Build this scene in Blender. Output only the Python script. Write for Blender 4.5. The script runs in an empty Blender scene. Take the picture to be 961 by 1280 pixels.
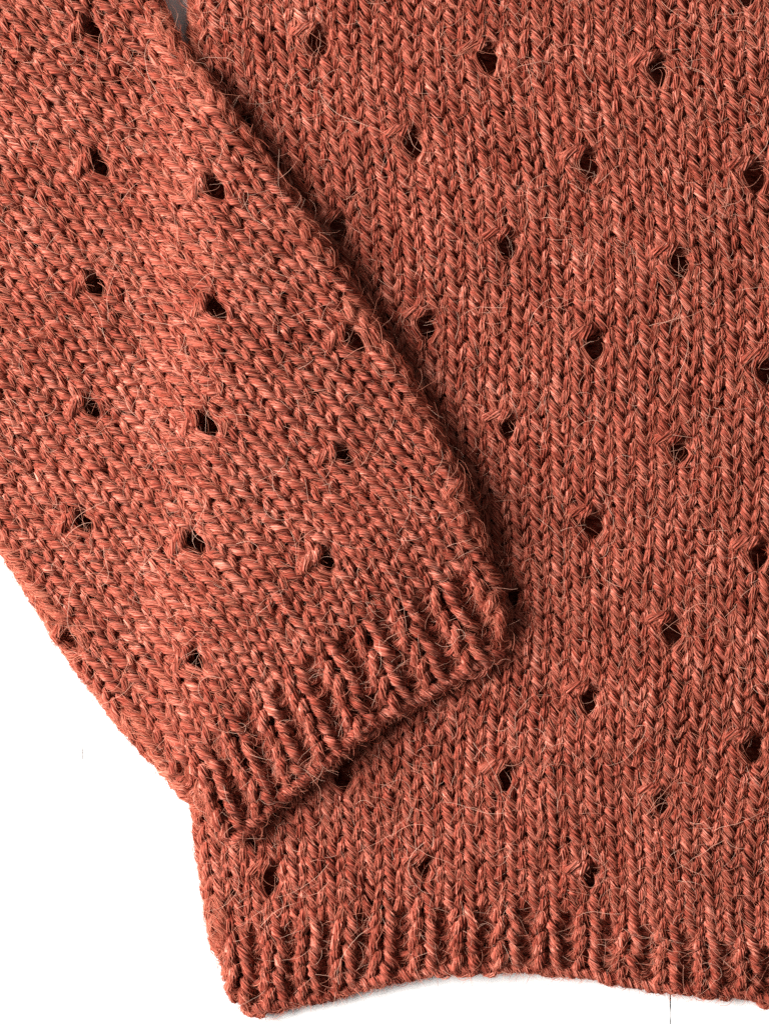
import bpy, math
import numpy as np

# ------------------------------------------------------------------ camera, light, exposure
PX = 0.00018                       # one photograph pixel on the table, in metres (a stitch is about 4.6 mm)
SC = bpy.context.scene
COL = SC.collection
RNG = np.random.default_rng(7)

cam_d = bpy.data.cameras.new('camera')
cam = bpy.data.objects.new('camera', cam_d)
COL.objects.link(cam)
CAM_H = 0.9
cam.location = (0.0, 0.0, CAM_H)
cam.rotation_euler = (0, 0, 0)
cam_d.sensor_fit = 'VERTICAL'
cam_d.sensor_height = 24.0
PLANE_Z = 30 * PX
cam_d.lens = 24.0 * (CAM_H - PLANE_Z) / (1280 * PX)
cam_d.clip_start = 0.01
cam_d.clip_end = 50
SC.camera = cam

world = bpy.data.worlds.new('World')
SC.world = world
world.use_nodes = True
bg = world.node_tree.nodes['Background']
bg.inputs[0].default_value = (1.0, 0.97, 0.94, 1)
bg.inputs[1].default_value = 0.24

lamp_d = bpy.data.lights.new('window_light', 'AREA')
lamp_d.shape = 'RECTANGLE'
lamp_d.size = 0.62
lamp_d.size_y = 0.62
lamp_d.energy = 42.0
lamp_d.color = (1.0, 0.975, 0.95)
lamp = bpy.data.objects.new('window_light', lamp_d)
COL.objects.link(lamp)
lamp.location = (-0.82, 0.06, 0.59)
from mathutils import Vector
lamp.rotation_euler = (Vector((0.0, 0.0, 0.0)) - lamp.location).to_track_quat('-Z', 'Y').to_euler()

SC.view_settings.view_transform = 'Standard'
SC.view_settings.look = 'None'
SC.view_settings.gamma = 1.0
SC.view_settings.exposure = 0.0
SC.view_settings.use_curve_mapping = False
SC.render.engine = 'CYCLES'
SC.cycles.max_bounces = 5
SC.cycles.diffuse_bounces = 2
SC.cycles.use_denoising = False
SC.cycles_curves.shape = 'RIBBONS'


# ------------------------------------------------------------------ materials
def nodes_of(name):
    m = bpy.data.materials.new(name)
    m.use_nodes = True
    nt = m.node_tree
    return m, nt, nt.nodes['Principled BSDF']


def ramp(nt, stops):
    r = nt.nodes.new('ShaderNodeValToRGB')
    el = r.color_ramp.elements
    el[0].position, el[0].color = stops[0][0], (*stops[0][1], 1)
    el[1].position, el[1].color = stops[-1][0], (*stops[-1][1], 1)
    for p, c in stops[1:-1]:
        e = el.new(p)
        e.color = (*c, 1)
    return r


def wool_material():
    m, nt, p = nodes_of('rust_wool')
    L = nt.links
    a = nt.nodes.new('ShaderNodeAttribute')
    a.attribute_name = 'fib'
    n = nt.nodes.new('ShaderNodeTexNoise')          # streaks that run along the fibres
    n.inputs['Scale'].default_value = 1.0
    n.inputs['Detail'].default_value = 3
    n.inputs['Roughness'].default_value = 0.65
    L.new(a.outputs['Vector'], n.inputs['Vector'])
    tc = nt.nodes.new('ShaderNodeTexCoord')
    n2 = nt.nodes.new('ShaderNodeTexNoise')         # heathered patches in the dye
    n2.inputs['Scale'].default_value = 130
    n2.inputs['Detail'].default_value = 2
    L.new(tc.outputs['Object'], n2.inputs['Vector'])
    mix = nt.nodes.new('ShaderNodeMath')
    mix.operation = 'MULTIPLY_ADD'
    L.new(n2.outputs['Fac'], mix.inputs[0])
    mix.inputs[1].default_value = 0.35
    L.new(n.outputs['Fac'], mix.inputs[2])
    r = ramp(nt, [(0.52, (0.086, 0.011, 0.006)), (0.635, (0.250, 0.042, 0.024)),
                  (0.74, (0.42, 0.106, 0.069)), (0.88, (0.66, 0.28, 0.205))])
    L.new(mix.outputs[0], r.inputs[0])
    L.new(r.outputs['Color'], p.inputs['Base Color'])
    p.inputs['Roughness'].default_value = 0.85
    p.inputs['Specular IOR Level'].default_value = 0.08
    p.inputs['Sheen Weight'].default_value = 0.04
    p.inputs['Sheen Roughness'].default_value = 0.6
    p.inputs['Sheen Tint'].default_value = (1.0, 0.72, 0.6, 1)
    b = nt.nodes.new('ShaderNodeBump')
    b.inputs['Strength'].default_value = 0.85
    b.inputs['Distance'].default_value = 0.00045
    L.new(n.outputs['Fac'], b.inputs['Height'])
    L.new(b.outputs['Normal'], p.inputs['Normal'])
    return m


def fibre_material(name, c0, c1):
    m, nt, p = nodes_of(name)
    L = nt.links
    h = nt.nodes.new('ShaderNodeHairInfo')
    r = ramp(nt, [(0.0, c0), (1.0, c1)])
    L.new(h.outputs['Random'], r.inputs[0])
    L.new(r.outputs['Color'], p.inputs['Base Color'])
    p.inputs['Roughness'].default_value = 0.6
    p.inputs['Specular IOR Level'].default_value = 0.08
    t = nt.nodes.new('ShaderNodeBsdfTranslucent')
    L.new(r.outputs['Color'], t.inputs['Color'])
    mx = nt.nodes.new('ShaderNodeMixShader')
    mx.inputs[0].default_value = 0.3
    L.new(p.outputs[0], mx.inputs[1])
    L.new(t.outputs[0], mx.inputs[2])
    L.new(mx.outputs[0], nt.nodes['Material Output'].inputs['Surface'])
    return m


def paint_material():
    m, nt, p = nodes_of('white_painted_wood')
    L = nt.links
    tc = nt.nodes.new('ShaderNodeTexCoord')
    mp = nt.nodes.new('ShaderNodeMapping')
    mp.inputs['Scale'].default_value = (60, 6, 60)
    n = nt.nodes.new('ShaderNodeTexNoise')
    n.inputs['Scale'].default_value = 4
    n.inputs['Detail'].default_value = 5
    L.new(tc.outputs['Object'], mp.inputs['Vector'])
    L.new(mp.outputs[0], n.inputs['Vector'])
    r = ramp(nt, [(0.3, (0.78, 0.78, 0.775)), (0.7, (0.83, 0.83, 0.825))])
    L.new(n.outputs['Fac'], r.inputs[0])
    L.new(r.outputs['Color'], p.inputs['Base Color'])
    p.inputs['Roughness'].default_value = 0.55
    b = nt.nodes.new('ShaderNodeBump')
    b.inputs['Strength'].default_value = 0.15
    b.inputs['Distance'].default_value = 0.0003
    L.new(n.outputs['Fac'], b.inputs['Height'])
    L.new(b.outputs['Normal'], p.inputs['Normal'])
    return m


WOOL = wool_material()
FIB = fibre_material('rust_fibre', (0.34, 0.056, 0.028), (0.70, 0.26, 0.17))
HAIR = fibre_material('pale_guard_hair', (0.70, 0.24, 0.15), (0.92, 0.58, 0.44))
PAINT = paint_material()


# ------------------------------------------------------------------ helpers
def to_px(x, y):                    # photograph pixel -> plan coordinates (pixel units, y up)
    return np.stack([np.asarray(x, float) - 480.5, 640.0 - np.asarray(y, float)], -1)


def smooth(x, a, b):
    t = np.clip((x - a) / (b - a), 0, 1)
    return t * t * (3 - 2 * t)


class TPS:
    """thin-plate spline from stitch coordinates to the plan of the laid-out fabric"""
    def __init__(self, src, dst, reg):
        n = len(src)
        K = self._k(src, src) + reg * np.eye(n)
        P = np.hstack([np.ones((n, 1)), src])
        A = np.zeros((n + 3, n + 3))
        A[:n, :n] = K
        A[:n, n:] = P
        A[n:, :n] = P.T
        self.src = src
        self.w = np.linalg.solve(A, np.vstack([dst, np.zeros((3, 2))]))

    @staticmethod
    def _k(a, b):
        d2 = ((a[:, None, :] - b[None, :, :]) ** 2).sum(-1)
        return np.where(d2 > 0, d2 * np.log(np.maximum(d2, 1e-12)) * 0.5, 0)

    def __call__(self, q):
        sh = q.shape
        q = q.reshape(-1, 2)
        out = np.empty_like(q)
        for i in range(0, len(q), 20000):
            c = q[i:i + 20000]
            out[i:i + 20000] = self._k(c, self.src) @ self.w[:-3] + np.hstack([np.ones((len(c), 1)), c]) @ self.w[-3:]
        return out.reshape(sh)


def densify(pts, k=6):
    """Catmull-Rom through the outline points"""
    p = np.vstack([2 * pts[0] - pts[1], pts, 2 * pts[-1] - pts[-2]])
    out = []
    for i in range(1, len(p) - 2):
        for j in range(k):
            t = j / k
            a, b, c, d = p[i - 1], p[i], p[i + 1], p[i + 2]
            out.append(0.5 * (2 * b + (c - a) * t + (2 * a - 5 * b + 4 * c - d) * t * t + (3 * b - a - 3 * c + d) * t ** 3))
    out.append(p[-2])
    return np.array(out)


def side_distance(p, line):
    """signed distance from a side edge (positive = inside, to the left of the line) and inward normal"""
    sh = p.shape[:-1]
    q = p.reshape(-1, 2)
    best = np.full(len(q), 1e9)
    nrm = np.zeros((len(q), 2))
    sgn = np.zeros(len(q))
    d = line[1:] - line[:-1]
    L2 = (d ** 2).sum(1)
    for i in range(len(d)):
        r = q - line[i]
        t = r @ d[i] / L2[i]
        if i == 0:
            t = np.minimum(t, 1)
        elif i == len(d) - 1:
            t = np.maximum(t, 0)
        else:
            t = np.clip(t, 0, 1)
        v = r - t[:, None] * d[i]
        dist = np.sqrt((v ** 2).sum(1))
        cr = d[i][0] * r[:, 1] - d[i][1] * r[:, 0]
        m = dist < best
        best[m] = dist[m]
        sgn[m] = np.sign(cr[m])
        ln = np.array([-d[i][1], d[i][0]]) / math.sqrt(L2[i])
        nrm[m] = ln
    return (best * sgn).reshape(sh), nrm.reshape(sh + (2,))


class Waves:
    """smooth random field over stitch coordinates"""
    def __init__(self, rng, n, lo, hi):
        k = rng.uniform(lo, hi, n)
        a = rng.uniform(0, 2 * np.pi, n)
        self.k = np.stack([k * np.cos(a), k * np.sin(a)], -1)
        self.p = rng.uniform(0, 2 * np.pi, n)
        self.n = n

    def __call__(self, c, r):
        out = np.zeros(np.shape(c))
        for k, p in zip(self.k, self.p):
            out = out + np.sin(k[0] * c + k[1] * r + p)
        return out / math.sqrt(self.n / 2)


# ------------------------------------------------------------------ the fabric pieces
U = 4          # stitches per half repeat of the eyelet pattern
V = 6          # rows per half repeat

body_ctrl = [  # (half repeats across, half repeats down, photo x, photo y)
    (0, 0, 397, 52), (2, 0, 610, 72), (4, 0, 820, 90),
    (1, 1, 517, 180), (3, 1, 733, 204), (5, 1, 945, 220),
    (0, 2, 422, 285), (2, 2, 632, 308), (4, 2, 847, 330),
    (1, 3, 533, 405), (3, 3, 741, 432), (5, 3, 957, 460),
    (2, 4, 637, 535), (4, 4, 847, 562), (3, 5, 738, 652), (5, 5, 948, 693),
    (2, 6, 640, 748), (4, 6, 838, 787), (3, 7, 735, 875), (5, 7, 936, 932),
    (0, 8, 430, 965), (2, 8, 632, 970), (4, 8, 827, 1003),
    (-1, 9, 338, 1100), (1, 9, 527, 1083), (3, 9, 733, 1095), (5, 9, 930, 1140),
    (1, -1, 502, -50), (3, -1, 714, -30), (5, -1, 926, -12), (-1, -1, 280, -72),
    (6, 2, 1060, 355), (6, 6, 1048, 820), (-2, 4, 224, 480), (0, 5, 428, 615), (-2, 8, 230, 962),
]
BODY_END = 62
for u, x, y in [(-2, 258, 1288), (-1.35, 312, 1272), (-1, 345, 1266), (0, 432, 1246), (1, 532, 1226), (2, 632, 1218),
                (3, 735, 1225), (4, 836, 1243), (5, 935, 1255), (6, 1035, 1268)]:
    body_ctrl.append((u, BODY_END / V, x, y))

sleeve_ctrl = [
    (0, -2, 115, 40), (-1, -1, 124, 207), (0, 0, 270, 238), (-2, 0, 118, 360), (-1, 1, 273, 387),
    (0, 2, 442, 425), (-3, 1, 115, 507), (-2, 2, 260, 533), (-1, 3, 430, 572), (-4, 2, 107, 652),
    (-3, 3, 244, 678), (-2, 4, 408, 700), (-5, 3, 90, 800), (-4, 4, 247, 822),
]
SLEEVE_END = 35
for u, x, y in [(-5.4, 228, 1120), (-4.65, 290, 1063), (-4, 340, 1018), (-3, 416, 952), (-2, 504, 890), (-1, 600, 840),
                (-0.75, 627, 826), (0.2, 730, 782)]:
    sleeve_ctrl.append((u, SLEEVE_END / V, x, y))

body_left = densify(to_px([237, 237, 237, 237, 238, 240, 246, 260, 275, 297, 330],
                          [-250, 0, 300, 600, 850, 1000, 1060, 1160, 1225, 1262, 1290])[::1])
sleeve_right = densify(to_px([140, 180, 204, 221, 239, 268, 300, 340, 400, 450, 500, 540, 580, 610, 630, 634, 632, 630],
                             [-120, -50, 0, 38, 72, 104, 150, 203, 290, 368, 448, 520, 605, 685, 755, 800, 840, 900]))
sleeve_left = densify(to_px([-80, -40, 0, 30, 70, 100, 150, 200, 238, 292, 350],
                            [590, 640, 692, 738, 802, 847, 912, 966, 1004, 1058, 1112]))


class Fabric:
    def __init__(self, kind, ctrl, end_row, rib_row, seed):
        self.kind = kind
        self.end, self.rib = end_row, rib_row
        a = np.array(ctrl, float)
        hole = a[:, 1] * V < end_row - 0.5
        a[hole, 1] -= 0.42 / V                         # an eyelet opens a little above its row
        src = np.stack([a[:, 0] * U * 25 / 100, a[:, 1] * V * 19.5 / 100], -1)
        self.tps = TPS(src, to_px(a[:, 2], a[:, 3]), 0.002)
        rng = np.random.default_rng(seed)
        self.w1 = Waves(rng, 10, 0.25, 0.7)
        self.w2 = Waves(rng, 10, 0.25, 0.7)
        self.w3 = Waves(rng, 12, 0.15, 0.9)
        self.eye = []

    def flat(self, c, r):
        q = np.stack([c * 0.25, r * 0.195], -1)
        p = self.tps(q)
        p[..., 0] += 1.3 * self.w1(c, r)
        p[..., 1] += 1.3 * self.w2(c, r)
        return p

    def top(self, p, t):
        if self.kind == 'body':
            y = 640 - p[..., 1]
            x = p[..., 0] + 480.5
            hem = 1225 + 40 * smooth(-x, -560, -300) + 30 * smooth(x, 740, 950)
            return 31 + 5 * smooth(t, 0, 150) - 16 * smooth(y - hem, -85, 0), 11.5 - 3.5 * smooth(y - hem, -85, 0), 8.0 - 3.0 * smooth(y - hem, -75, 0)
        x = p[..., 0] + 480.5
        y = 640 - p[..., 1]
        base = 9 + 42 * smooth(x, 165, 285) * (1 - 0.25 * smooth(x + y, 1180, 1360))
        thick = 30 - 9 * smooth(x * 0.57 + y * 0.82, 960, 1035)
        thick = thick - 7 * smooth(-y, -520, -250)
        return base + thick + 13 * smooth(t, 3, 160), np.minimum(15.0, thick / 2), base

    def surface(self, c, r):
        """stitch coordinates -> point on the front layer, its normal, how far it has rolled under"""
        p = self.flat(c, r)
        if self.kind == 'body':
            t, n = side_distance(p, body_left)
            t = t - 6
        else:
            t1, n1 = side_distance(p, sleeve_right[::-1])
            t2, n2 = side_distance(p, sleeve_left)
            m = (t1 < t2)
            t = np.where(m, t1, t2)
            n = np.where(m[..., None], n1, n2)
            t = t - 8
        z, rr, _ = self.top(p, t)
        th = np.clip((rr - t) / rr, 0, 3.6)
        tn = np.where(t < rr, rr - rr * np.sin(th), t)   # t is measured from an edge set in by half the yarn
        pos = np.empty(p.shape[:-1] + (3,))
        pos[..., :2] = p + n * (tn - t)[..., None]
        pos[..., 2] = z - rr * (1 - np.cos(th)) + 2.3 * self.w3(c, r)
        N = np.empty_like(pos)
        N[..., :2] = -n * np.sin(th)[..., None]
        N[..., 2] = np.cos(th)
        return pos, N, th

    def under(self, c, r):
        p = self.flat(c, r)
        if self.kind == 'body':
            t, n = side_distance(p, body_left)
        else:
            t1, _ = side_distance(p, sleeve_right[::-1])
            t2, _ = side_distance(p, sleeve_left)
            t = np.minimum(t1, t2)
        _, rr, base = self.top(p, t)
        pos = np.empty(p.shape[:-1] + (3,))
        pos[..., :2] = p
        pos[..., 2] = base
        return pos, t


body = Fabric('body', body_ctrl, BODY_END, 57, 3)
sleeve = Fabric('sleeve', sleeve_ctrl, SLEEVE_END, 29, 5)

for v in range(-2, 10):
    for u in range(-3, 8):
        if (u + v) % 2 == 0 and (u, v) not in ((5, 9), (7, 9), (-3, 9)):
            body.eye.append((u * U, v * V))
for v in range(-5, 5):
    for u in range(-8, 5):
        if (u + v) % 2 == 0:
            sleeve.eye.append((u * U, v * V))
body.open = {(1, 9): .5, (3, 9): .5, (2, 8): .72, (4, 8): .75, (2, 4): .6, (2, 6): .3, (3, 7): .8, (1, 1): .85, (4, 4): .85}
sleeve.open = {(-1, 3): .5, (-2, 4): .6, (-4, 4): .75, (0, -2): .7, (-5, 3): .85, (-1, 1): .85}
# the cell with its centre at (u*U, v*V): stitch column index c0 spans c0-0.5 .. c0+0.5

LOBES, PER = 8, 3
RING = LOBES * PER
NS = 18
YARN_R = 5.35
TURNS = 2.35


def hash01(*k):
    h = np.zeros(np.broadcast(*k).shape)
    for i, a in enumerate(k):
        h = h + np.asarray(a, float) * (12.9898, 78.233, 37.719, 9.151)[i]
    x = np.sin(h) * 43758.5453
    return x - np.floor(x)


def in_region(fab, pos, th):
    x = pos[..., 0] + 480.5
    y = 640 - pos[..., 1]
    ok = (x > -110) & (x < 1090) & (y > -125) & (y < 1340) & (th < 2.9)
    if fab.kind == 'body':      # under the sleeve nothing of the front layer can be seen
        t1, _ = side_distance(pos[..., :2], sleeve_right[::-1])
        t2, _ = side_distance(pos[..., :2], sleeve_left)
        cuff = densify(to_px([298, 346, 418, 503, 600, 627], [1054, 1010, 946, 886, 838, 826]))
        t3, _ = side_distance(pos[..., :2], cuff)
        ok &= ~((t1 > 75) & (t2 > 45) & (t3 > 75))
    return ok


def rib_sign(c):
    """+1 on knit ribs, -1 on purl furrows, by stitch column"""
    return np.where(np.asarray(c) % 2 == 0, 1.0, -1.0)


def stitch_lines(fab, cc, rr_, yo, dec):
    """centrelines of the loops: (n, NS+2) samples running a little past both ends"""
    n = len(cc)
    i = np.arange(-1, NS + 1)
    s = i / (NS - 1.0)
    # more samples on the two front legs than behind
    tt = 2 * np.pi * (s - 0.035 * np.sin(4 * np.pi * s))
    t = np.broadcast_to(tt, (n, NS + 2))
    c = cc[:, None].astype(float)
    r = rr_[:, None].astype(float)
    f = t / (2 * np.pi)
    inrib = (rr_ >= fab.rib)[:, None]
    sg = np.where(inrib, rib_sign(cc)[:, None], 1.0)
    win = np.sin(t / 2) ** 2
    h1, h2, h3, h4, h5 = [hash01(c, r, k)[:] for k in (1., 2., 3., 4., 5.)]
    a = 0.285 + 0.07 * (h1 - 0.5)
    a = np.where(inrib & (sg > 0), 0.24 + 0.06 * (h1 - .5), a)
    a = np.where(yo[:, None], -0.02, a)
    B = 0.90 + 0.18 * (h2 - 0.5)
    x = f + a * np.sin(2 * t)
    y = -B * np.cos(t)
    # loop-to-loop unevenness, continuous along the yarn
    ja = hash01(c, r, 7.) - .5
    jb = hash01(c + 1, r, 7.) - .5
    ka = hash01(c, r, 8.) - .5
    kb = hash01(c + 1, r, 8.) - .5
    sf = f * f * (3 - 2 * f)
    x = x + 0.16 * (ja + (jb - ja) * sf) + 0.16 * (h3 - 0.5) * win
    y = y + 0.24 * (ka + (kb - ka) * sf) + 0.22 * (h4 - 0.5) * win
    D = 7.2
    # knit / purl sign blends to zero where the yarn passes between a rib and a furrow
    edge = np.minimum(f, 1 - f)
    bl = np.where(inrib, smooth(edge, -0.05, 0.22), 1.0)
    z = -D * np.cos(2 * t) * sg * bl
    z = z + 4.0 * (h5 - 0.5) * win
    z = z + 0.3 * np.where(f > 0.5, 1, -1) * np.sin(t) ** 2 * np.where(inrib, 0, 1)   # right leg a little proud of the left
    un = np.where(inrib, 1.0, 0.0)
    x = x - un * (sg > 0) * 0.07 * np.sin(t)           # the two legs of a rib stand apart
    x = x + un * (0.24 * (hash01(c, r, 21.) - 0.5) * win + 0.06 * np.sin(r * 1.9 + c * 0.7))
    y = y + un * (0.42 * (hash01(c, r, 22.) - 0.5) * win + 0.16 * (ja + (jb - ja) * sf))
    z = z + un * (5.0 * (hash01(c, r, 23.) - 0.5) * win)
    # leaning stitch beside an eyelet, and the yarn-over
    lean = smooth(y, -0.75, 0.75) * dec[:, None]
    x = x - 0.92 * lean
    y = y - 0.18 * lean
    z = z + 5.0 * np.sin(np.clip(lean, 0, 1) * np.pi * 0.75) * dec[:, None]
    X = c - 0.5 + x
    Y = r + y
    # ribs: knit columns stand up and spread, furrows sink and close
    k = smooth(Y + 0.9 * (hash01(c, 31. + 0 * c) - 0.5), fab.rib - 1.0, fab.rib + 0.8)
    ph = np.pi * (X)
    X = X + k * 0.10 * np.sin(ph)
    z = z + k * (6.8 * np.cos(ph) - 2.2)
    # eyelets push the yarn round them apart
    for (ec, er) in fab.eye:
        near = (np.abs(cc - ec) <= 2) & (np.abs(rr_ - er) <= 3)
        if not near.any():
            continue
        dx = (X[near] - ec - 0.04) * 25
        dy = (Y[near] - er + 0.12) * 19.5
        d = np.sqrt(dx * dx + dy * dy) + 1e-6
        push = ((12.8 if fab.kind == 'body' else 11.2) * fab.open.get((ec // U, er // V), 1.0) * np.exp(-(d / 15.5) ** 2)) / d
        X[near] += dx * push / 25
        Y[near] += dy * push / 19.5
        z[near] -= 1.5 * np.exp(-(d / 16.0) ** 2)
    return X, Y, z, t


def sweep(fab, X, Y, z, phase, rad):
    """fluted, twisted yarn round the centrelines; drops the two helper samples"""
    base, N, th = fab.surface(X, Y)
    z = z * (1 - 0.4 * smooth(th, 0.4, 1.4))        # loops lie flatter round a folded edge
    P = base + N * z[..., None]
    T = P[:, 2:] - P[:, :-2]
    T /= np.linalg.norm(T, axis=-1, keepdims=True) + 1e-9
    P = P[:, 1:-1]
    N = N[:, 1:-1]
    e2 = N - (N * T).sum(-1, keepdims=True) * T
    e2 /= np.linalg.norm(e2, axis=-1, keepdims=True) + 1e-9
    e1 = np.cross(T, e2)
    return P, T, e1, e2, N


def ring_verts(P, e1, e2, phase, rad, key):
    n, m, _ = P.shape
    j = np.arange(RING)
    lobe = j // PER
    sub = j % PER
    prof = np.array([0.58, 1.03, 1.06])[sub]
    ang0 = (lobe + np.array([0.0, 0.32, 0.68])[sub]) / LOBES * 2 * np.pi
    along = np.arange(m)[None, :, None]
    # each strand swells and sinks along the yarn
    hv = hash01(key[:, None, None], lobe[None, None, :].astype(float), 11.)
    hv2 = hash01(key[:, None, None], lobe[None, None, :].astype(float), 17.)
    wob = 0.11 * np.sin(along * (0.45 + 0.5 * hv2) + hv * 6.28)
    R = rad[..., None] * (prof + np.where(sub > 0, 1, 0.4) * wob)
    A = ang0 + phase[..., None]
    return (P[:, :, None, :] + (R * np.cos(A))[..., None] * e1[:, :, None, :]
            + (R * np.sin(A))[..., None] * e2[:, :, None, :])


def link(o, parent=None):
    COL.objects.link(o)
    if parent is not None:
        o.parent = parent
    return o


def mesh_object(name, verts, quads, fib, parent, mat):
    me = bpy.data.meshes.new(name)
    nv, nf = len(verts), len(quads)
    me.vertices.add(nv)
    me.vertices.foreach_set('co', np.ascontiguousarray(verts * PX, np.float32).ravel())
    me.loops.add(nf * 4)
    me.loops.foreach_set('vertex_index', np.ascontiguousarray(quads, np.int32).ravel())
    me.polygons.add(nf)
    me.polygons.foreach_set('loop_start', np.arange(0, nf * 4, 4, dtype=np.int32))
    me.polygons.foreach_set('use_smooth', np.ones(nf, bool))
    if fib is not None:
        at = me.attributes.new('fib', 'FLOAT_VECTOR', 'POINT')
        at.data.foreach_set('vector', np.ascontiguousarray(fib, np.float32).ravel())
    me.update(calc_edges=True)
    me.materials.append(mat)
    return link(bpy.data.objects.new(name, me), parent)


def quad_pattern(m):
    a = np.arange(m - 1)[:, None] * RING + np.arange(RING)[None, :]
    b = np.arange(m - 1)[:, None] * RING + (np.arange(RING)[None, :] + 1) % RING
    return np.stack([a, b, b + RING, a + RING], -1).reshape(-1, 4)


def yarn_object(name, P, e1, e2, phase, rad, key, parent):
    n, m, _ = P.shape
    Vt = ring_verts(P, e1, e2, phase, rad, key)
    q = quad_pattern(m)
    Q = (q[None] + (np.arange(n) * m * RING)[:, None, None]).reshape(-1, 4)
    fib = np.empty((n, m, RING, 3))
    fib[..., 0] = (np.arange(m) * 0.22)[None, :, None] + key[:, None, None] * 3.7
    fib[..., 1] = (np.abs(np.arange(RING) - RING / 2) * 1.2)[None, None, :]
    fib[..., 2] = (hash01(key, key * 0.3) * 40)[:, None, None]
    return mesh_object(name, Vt.reshape(-1, 3), Q, fib.reshape(-1, 3), parent, WOOL)


def sheet(name, fab, parent, c0, c1, r0, r1):
    """the layer of the garment that lies underneath: knitted sheet with stitch relief"""
    c = np.arange(c0, c1 + 0.01, 0.25)
    r = np.arange(r0, r1 + 0.01, 0.25)
    C_, R_ = np.meshgrid(c, r)
    pos, t = fab.under(C_, R_)
    pos[..., 2] += 2.6 * np.cos(2 * np.pi * R_) * (0.6 + 0.4 * np.cos(2 * np.pi * C_)) + 1.0 * hash01(C_, R_)
    x = pos[..., 0] + 480.5
    y = 640 - pos[..., 1]
    rr = 9 if fab.kind == 'body' else 15
    ok = (t > rr * 0.35) & (x > -115) & (x < 1095) & (y > -130) & (y < 1340)
    h, w = C_.shape
    ix = np.arange(h * w).reshape(h, w)
    q = np.stack([ix[:-1, :-1], ix[1:, :-1], ix[1:, 1:], ix[:-1, 1:]], -1).reshape(-1, 4)
    q = q[ok.ravel()[q].all(1)]
    used = np.unique(q)
    mp = np.zeros(h * w, int)
    mp[used] = np.arange(len(used))
    fib = np.stack([C_ * 2, R_ * 4, C_ * 0], -1).reshape(-1, 3)[used]
    return mesh_object(name, pos.reshape(-1, 3)[used], mp[q], fib, parent, WOOL)


def hair_object(name, pts, rad, parent, mat):
    """pts: (n, k, 3) pixel units"""
    n, k, _ = pts.shape
    hc = bpy.data.hair_curves.new(name)
    hc.add_curves([k] * n)
    hc.attributes['position'].data.foreach_set('vector', np.ascontiguousarray(pts * PX, np.float32).ravel())
    ra = hc.attributes.get('radius') or hc.attributes.new('radius', 'FLOAT', 'POINT')
    ra.data.foreach_set('value', np.ascontiguousarray(rad * PX, np.float32).ravel())
    hc.materials.append(mat)
    o = link(bpy.data.objects.new(name, hc), parent)
    o['kind'] = 'stuff'
    return o


# ------------------------------------------------------------------ the table: painted boards
table = bpy.data.objects.new('table_top', None)
link(table)
table['kind'] = 'structure'
table['label'] = 'white painted wooden board surface under the sweater'


def board(x0, x1, gap0, gap1):
    """one painted board; gap(y) gives how far its edge stands back from the seam, in pixels"""
    ys = np.concatenate([[-700, -300], np.arange(-100, 1400, 6.0), [1600, 1900]])
    prof = []                                         # cross-section, left to right along the top and back under
    rows = []
    for y in ys:
        a, b = x0 + gap0(y), x1 - gap1(y)
        ga, gb = min(gap0(y) / 0.75, 1) + 0.02, min(gap1(y) / 0.75, 1) + 0.02
        rows.append([(a, -60), (a, -1.2 * ga), (a + 0.5 * ga, -0.3 * ga), (a + 1.6 * ga, 0),
                     (b - 1.6 * gb, 0), (b - 0.5 * gb, -0.3 * gb), (b, -1.2 * gb), (b, -60)])
    R = np.array(rows)
    k = R.shape[1]
    vv = np.empty((len(ys), k, 3))
    vv[..., :2] = to_px(R[..., 0], np.repeat(ys[:, None], k, 1))
    vv[..., 2] = R[..., 1]
    i = np.arange(len(ys) - 1)[:, None] * k
    j = np.arange(k)[None, :]
    q = np.stack([i + j, i + k + j, i + k + (j + 1) % k, i + (j + 1) % k], -1).reshape(-1, 4)
    o = mesh_object('board', vv.reshape(-1, 3), q, None, table, PAINT)
    o.data.polygons.foreach_set('use_smooth', np.zeros(len(o.data.polygons), bool))
    return o


def open_seam(y):
    return 0.75 if y < 1266 else 0.42 + 0.2 * math.sin(y * 0.31)


def closed_seam(y):
    return 0.55 if 936 < y < 952 else 0.0


board(-1400, -636, lambda y: 0.3, lambda y: 0.3)
board(-636, 102, lambda y: 0.3, closed_seam)
board(102, 840, closed_seam, open_seam)
board(840, 1578, open_seam, lambda y: 0.3)
board(1578, 2300, lambda y: 0.3, lambda y: 0.3)

# ------------------------------------------------------------------ the sweater
sweater = bpy.data.objects.new('sweater', None)
link(sweater)
sweater['label'] = 'rust red hand knitted wool sweater with eyelet holes, sleeve folded over its body'
sweater['category'] = 'sweater'

parts = {}
parts['body'] = sheet('body', body, sweater, -9, 28, -14, 56.9)
parts['body']['label'] = 'stockinette body panel with rows of eyelets'
parts['hem'] = sheet('hem_ribbing', body, sweater, -9, 28, 57.1, BODY_END - 0.4)
parts['hem']['label'] = 'ribbed bottom hem of the body'
parts['sleeve'] = sheet('sleeve', sleeve, sweater, -42, 14, -38, 28.9)
parts['sleeve']['label'] = 'tapered sleeve lying across the body'
parts['cuff'] = sheet('cuff_ribbing', sleeve, sweater, -40, 14, 29.1, SLEEVE_END - 0.8)
parts['cuff']['label'] = 'ribbed cuff at the end of the sleeve'

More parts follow.
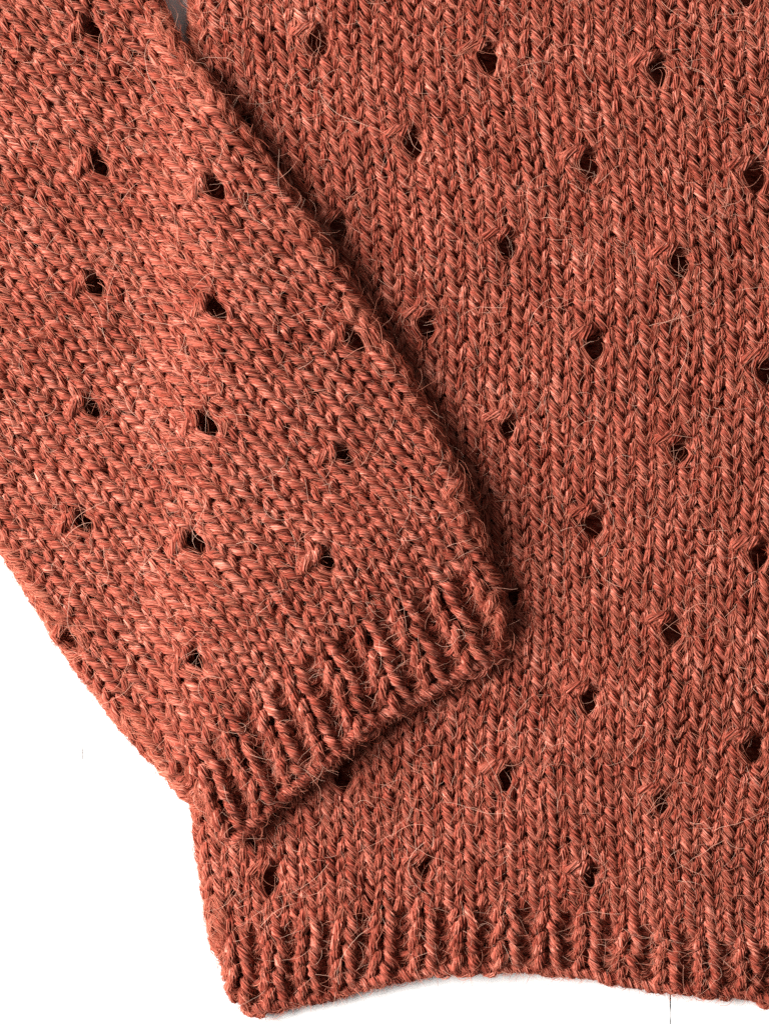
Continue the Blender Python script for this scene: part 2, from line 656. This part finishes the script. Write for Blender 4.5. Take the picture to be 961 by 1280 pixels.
total = 0
for fab, main, ribn in ((body, 'body', 'hem'), (sleeve, 'sleeve', 'cuff')):
    if fab.kind == 'body':
        cr, rr0 = range(-9, 29), range(-13, BODY_END)
    else:
        cr, rr0 = range(-40, 14), range(-36, SLEEVE_END)
    CC, RR = np.meshgrid(np.array(cr), np.array(rr0), indexing='ij')
    CC, RR = CC.ravel(), RR.ravel()
    pos, _, th = fab.surface(CC.astype(float), RR.astype(float))
    ok = in_region(fab, pos, th)
    CC, RR = CC[ok], RR[ok]
    eyes = set(fab.eye)
    yo = np.array([(c, r) in eyes for c, r in zip(CC, RR)])
    dec = np.array([(c, r + 1) in eyes for c, r in zip(CC, RR)])
    X, Y, z, t = stitch_lines(fab, CC, RR, yo, dec)
    # yarn thickness wanders along the row
    along = CC[:, None] + t / (2 * np.pi)
    rad = YARN_R * (1 + 0.07 * np.sin(along * 1.7 + RR[:, None] * 2.1) + 0.05 * np.sin(along * 4.3 + RR[:, None] * 5.3))
    rad = rad * (0.70 + 0.40 * np.sin(t) ** 2)
    rad = rad * (1 + 0.12 * ((RR >= fab.rib) & (CC % 2 == 0)))[:, None]     # ribs stand fuller
    rad = rad * (1 - 0.18 * yo[:, None]) * (1 + 0.10 * dec[:, None])
    phase = 2 * np.pi * TURNS * along + 0.6 * np.sin(along * 2.3 + RR[:, None])
    P, T, e1, e2, N = sweep(fab, X, Y, z, phase, rad)
    rad, phase = rad[:, 1:-1], phase[:, 1:-1]
    key = (CC * 131.0 + RR * 17.0) * 0.173
    inrib = RR >= fab.rib
    for c in np.unique(CC):
        for rib in (False, True):
            sel = (CC == c) & (inrib == rib) & ~(yo | dec)
            if sel.sum() == 0:
                continue
            name = ('rib' if c % 2 == 0 else 'rib_furrow') if rib else 'knit_column'
            w = np.nonzero(sel)[0]
            w = w[np.argsort(RR[w])]
            for run in np.split(w, np.nonzero(np.diff(RR[w]) > 4)[0] + 1):     # hidden stretches part a column in two
                yarn_object(name, P[run], e1[run], e2[run], phase[run], rad[run], key[run], parts[ribn if rib else main])
    for (ec, er) in fab.eye:
        sel = ((CC == ec) & (RR == er)) | ((CC == ec) & (RR == er - 1))
        if sel.sum():
            yarn_object('eyelet', P[sel], e1[sel], e2[sel], phase[sel], rad[sel], key[sel], parts[main])
    total += len(CC)

    # bound-off edge: two yarns laid over one another along the last row
    ce = np.unique(CC[RR == fab.end - 1])
    s = np.arange(-1, NS + 1) / (NS - 1.0)
    lines = []
    for k in (0, 1):
        xx = ce[:, None] - 0.5 + s[None, :]
        w = np.pi * xx * 2 / 1.0 + k * np.pi
        def wander(q, sd):                            # smooth random value along the edge
            i_ = np.floor(q)
            f_ = q - i_
            f_ = f_ * f_ * (3 - 2 * f_)
            return hash01(i_, sd + 0 * i_) * (1 - f_) + hash01(i_ + 1, sd + 0 * i_) * f_ - 0.5
        w = w + 1.6 * wander(xx * 1.3, 5.)
        yy = fab.end - 0.50 + 0.22 * np.sin(w) + 0.34 * wander(xx * 0.9, 9.)
        zz = 0.0 + 4.0 * np.cos(w) + 4.0 * wander(xx * 1.1, 13.)
        lines.append((xx, yy, zz))
    Xe = np.vstack([l[0] for l in lines])
    Ye = np.vstack([l[1] for l in lines])
    ze = np.vstack([l[2] for l in lines])
    pe = -2 * np.pi * 0.9 * Xe
    re = YARN_R * (0.95 + 0.3 * wander(Xe * 1.7, 3.))
    Pe, Te_, a1, a2, Ne = sweep(fab, Xe, Ye, ze, pe, re)
    yarn_object('bound_off_edge', Pe, a1, a2, pe[:, 1:-1], re[:, 1:-1], np.arange(len(Pe)) * 1.37, parts[ribn])

    # ---------------- fuzz
    rng = np.random.default_rng(11 if fab.kind == 'body' else 12)
    n = len(CC)
    # fibres that lie along the yarn and lift off it
    thc = fab.surface(CC.astype(float), RR.astype(float))[2]
    per = np.where(thc > 0.25, 130, 36)               # folded edges show their fuzz in profile
    si = np.repeat(np.arange(n), per)
    cnt = len(si)
    K = 6
    front = np.concatenate([np.arange(2, 8), np.arange(10, 16)])
    s0 = rng.choice(front, cnt)
    stp = rng.choice([-1, 1], cnt) * rng.uniform(0.35, 0.9, cnt)
    idx = np.clip(s0[:, None] + stp[:, None] * np.arange(K)[None, :] , 0, NS - 1.001)
    i0 = idx.astype(int)
    fr = (idx - i0)[..., None]

    def at(A):
        return A[si[:, None], i0] * (1 - fr) + A[si[:, None], np.minimum(i0 + 1, NS - 1)] * fr
    ph0 = rng.normal(np.pi / 2, 0.65, cnt)
    dph = stp * 2 * np.pi * TURNS / NS * rng.uniform(0.2, 1.5, cnt) + rng.normal(0, 0.12, cnt)
    A = ph0[:, None] + dph[:, None] * np.arange(K)
    lift = rng.gamma(1.2, 0.62, cnt) * np.where(thc[si] > 0.25, 1.5, 1.0)
    R = YARN_R * (1.0 + 0.05 * rng.random(cnt))[:, None] + lift[:, None] * np.arange(K) ** 1.25 * 0.5
    pts = at(P) + (R * np.cos(A))[..., None] * at(e1) + (R * np.sin(A))[..., None] * at(e2)
    radii = rng.uniform(0.16, 0.36, cnt)[:, None] * np.linspace(1, 0.55, K)[None, :]
    for rib in (False, True):
        m = inrib[si] == rib
        hair_object('wool_fuzz', pts[m], radii[m], parts[ribn if rib else main], FIB)

    # short fuzz along the bound-off edge
    ne = len(Pe) * 70
    ei = rng.integers(0, len(Pe), ne)
    ej = rng.integers(0, NS - 1, ne)
    ea = rng.uniform(0, 2 * np.pi, ne)
    d0 = np.cos(ea)[:, None] * a1[ei, ej] + np.sin(ea)[:, None] * a2[ei, ej]
    d1 = d0 * 0.55 + Te_[ei, ej] * rng.normal(0, 0.8, ne)[:, None] + rng.normal(0, 0.25, (ne, 3))
    bend = rng.normal(0, 0.09, (ne, 3))
    kk = np.arange(5)[None, :, None]
    le = rng.uniform(0.8, 2.3, ne)[:, None, None]
    ept = Pe[ei, ej][:, None] + d0[:, None] * YARN_R * 0.85 + d1[:, None] * kk * le + bend[:, None] * kk ** 2 * le
    ept[..., 2] = np.maximum(ept[..., 2], 0.5)
    hair_object('wool_fuzz', ept, rng.uniform(0.14, 0.30, ne)[:, None] * np.linspace(1, 0.5, 5)[None, :], parts[ribn], FIB)

    # curly guard hairs standing off the surface
    for cnt, K, stepr, rr2, mat in ((int(n * 3.2), 9, (1.8, 4.8), (0.09, 0.19), HAIR), (int(n * 0.28), 15, (3.0, 7.0), (0.12, 0.25), HAIR)):
        si2 = rng.choice(np.nonzero(thc < (0.3 if K > 10 else 1.4))[0], cnt)
        j = rng.choice(front, cnt)
        p0 = P[si2, j] + e2[si2, j] * YARN_R * 0.8
        nn = N[si2, j]
        a0 = rng.uniform(0, 2 * np.pi, cnt)
        cur = rng.normal(0, 0.13 if K < 10 else 0.09, cnt)
        dcur = rng.normal(0, 0.016, cnt)
        stepl = rng.uniform(*stepr, cnt)
        pts2 = np.empty((cnt, K, 3))
        q = p0.copy()
        ang = a0.copy()
        up = rng.uniform(0.1, 0.6, cnt)
        for kk in range(K):
            pts2[:, kk] = q
            ang = ang + cur + rng.normal(0, 0.12, cnt)
            cur = cur + dcur
            q = q.copy()
            q[:, 0] += np.cos(ang) * stepl
            q[:, 1] += np.sin(ang) * stepl
            q += nn * (up * stepl)[:, None]
            up = up * 0.68 - 0.03
        radii2 = rng.uniform(*rr2, cnt)[:, None] * np.linspace(1, 0.5, K)[None, :]
        hair_object('guard_hair', pts2, radii2, parts[main], mat)

print('stitches', total, 'triangles', sum(len(o.data.polygons) * 2 for o in SC.objects if o.type == 'MESH'))
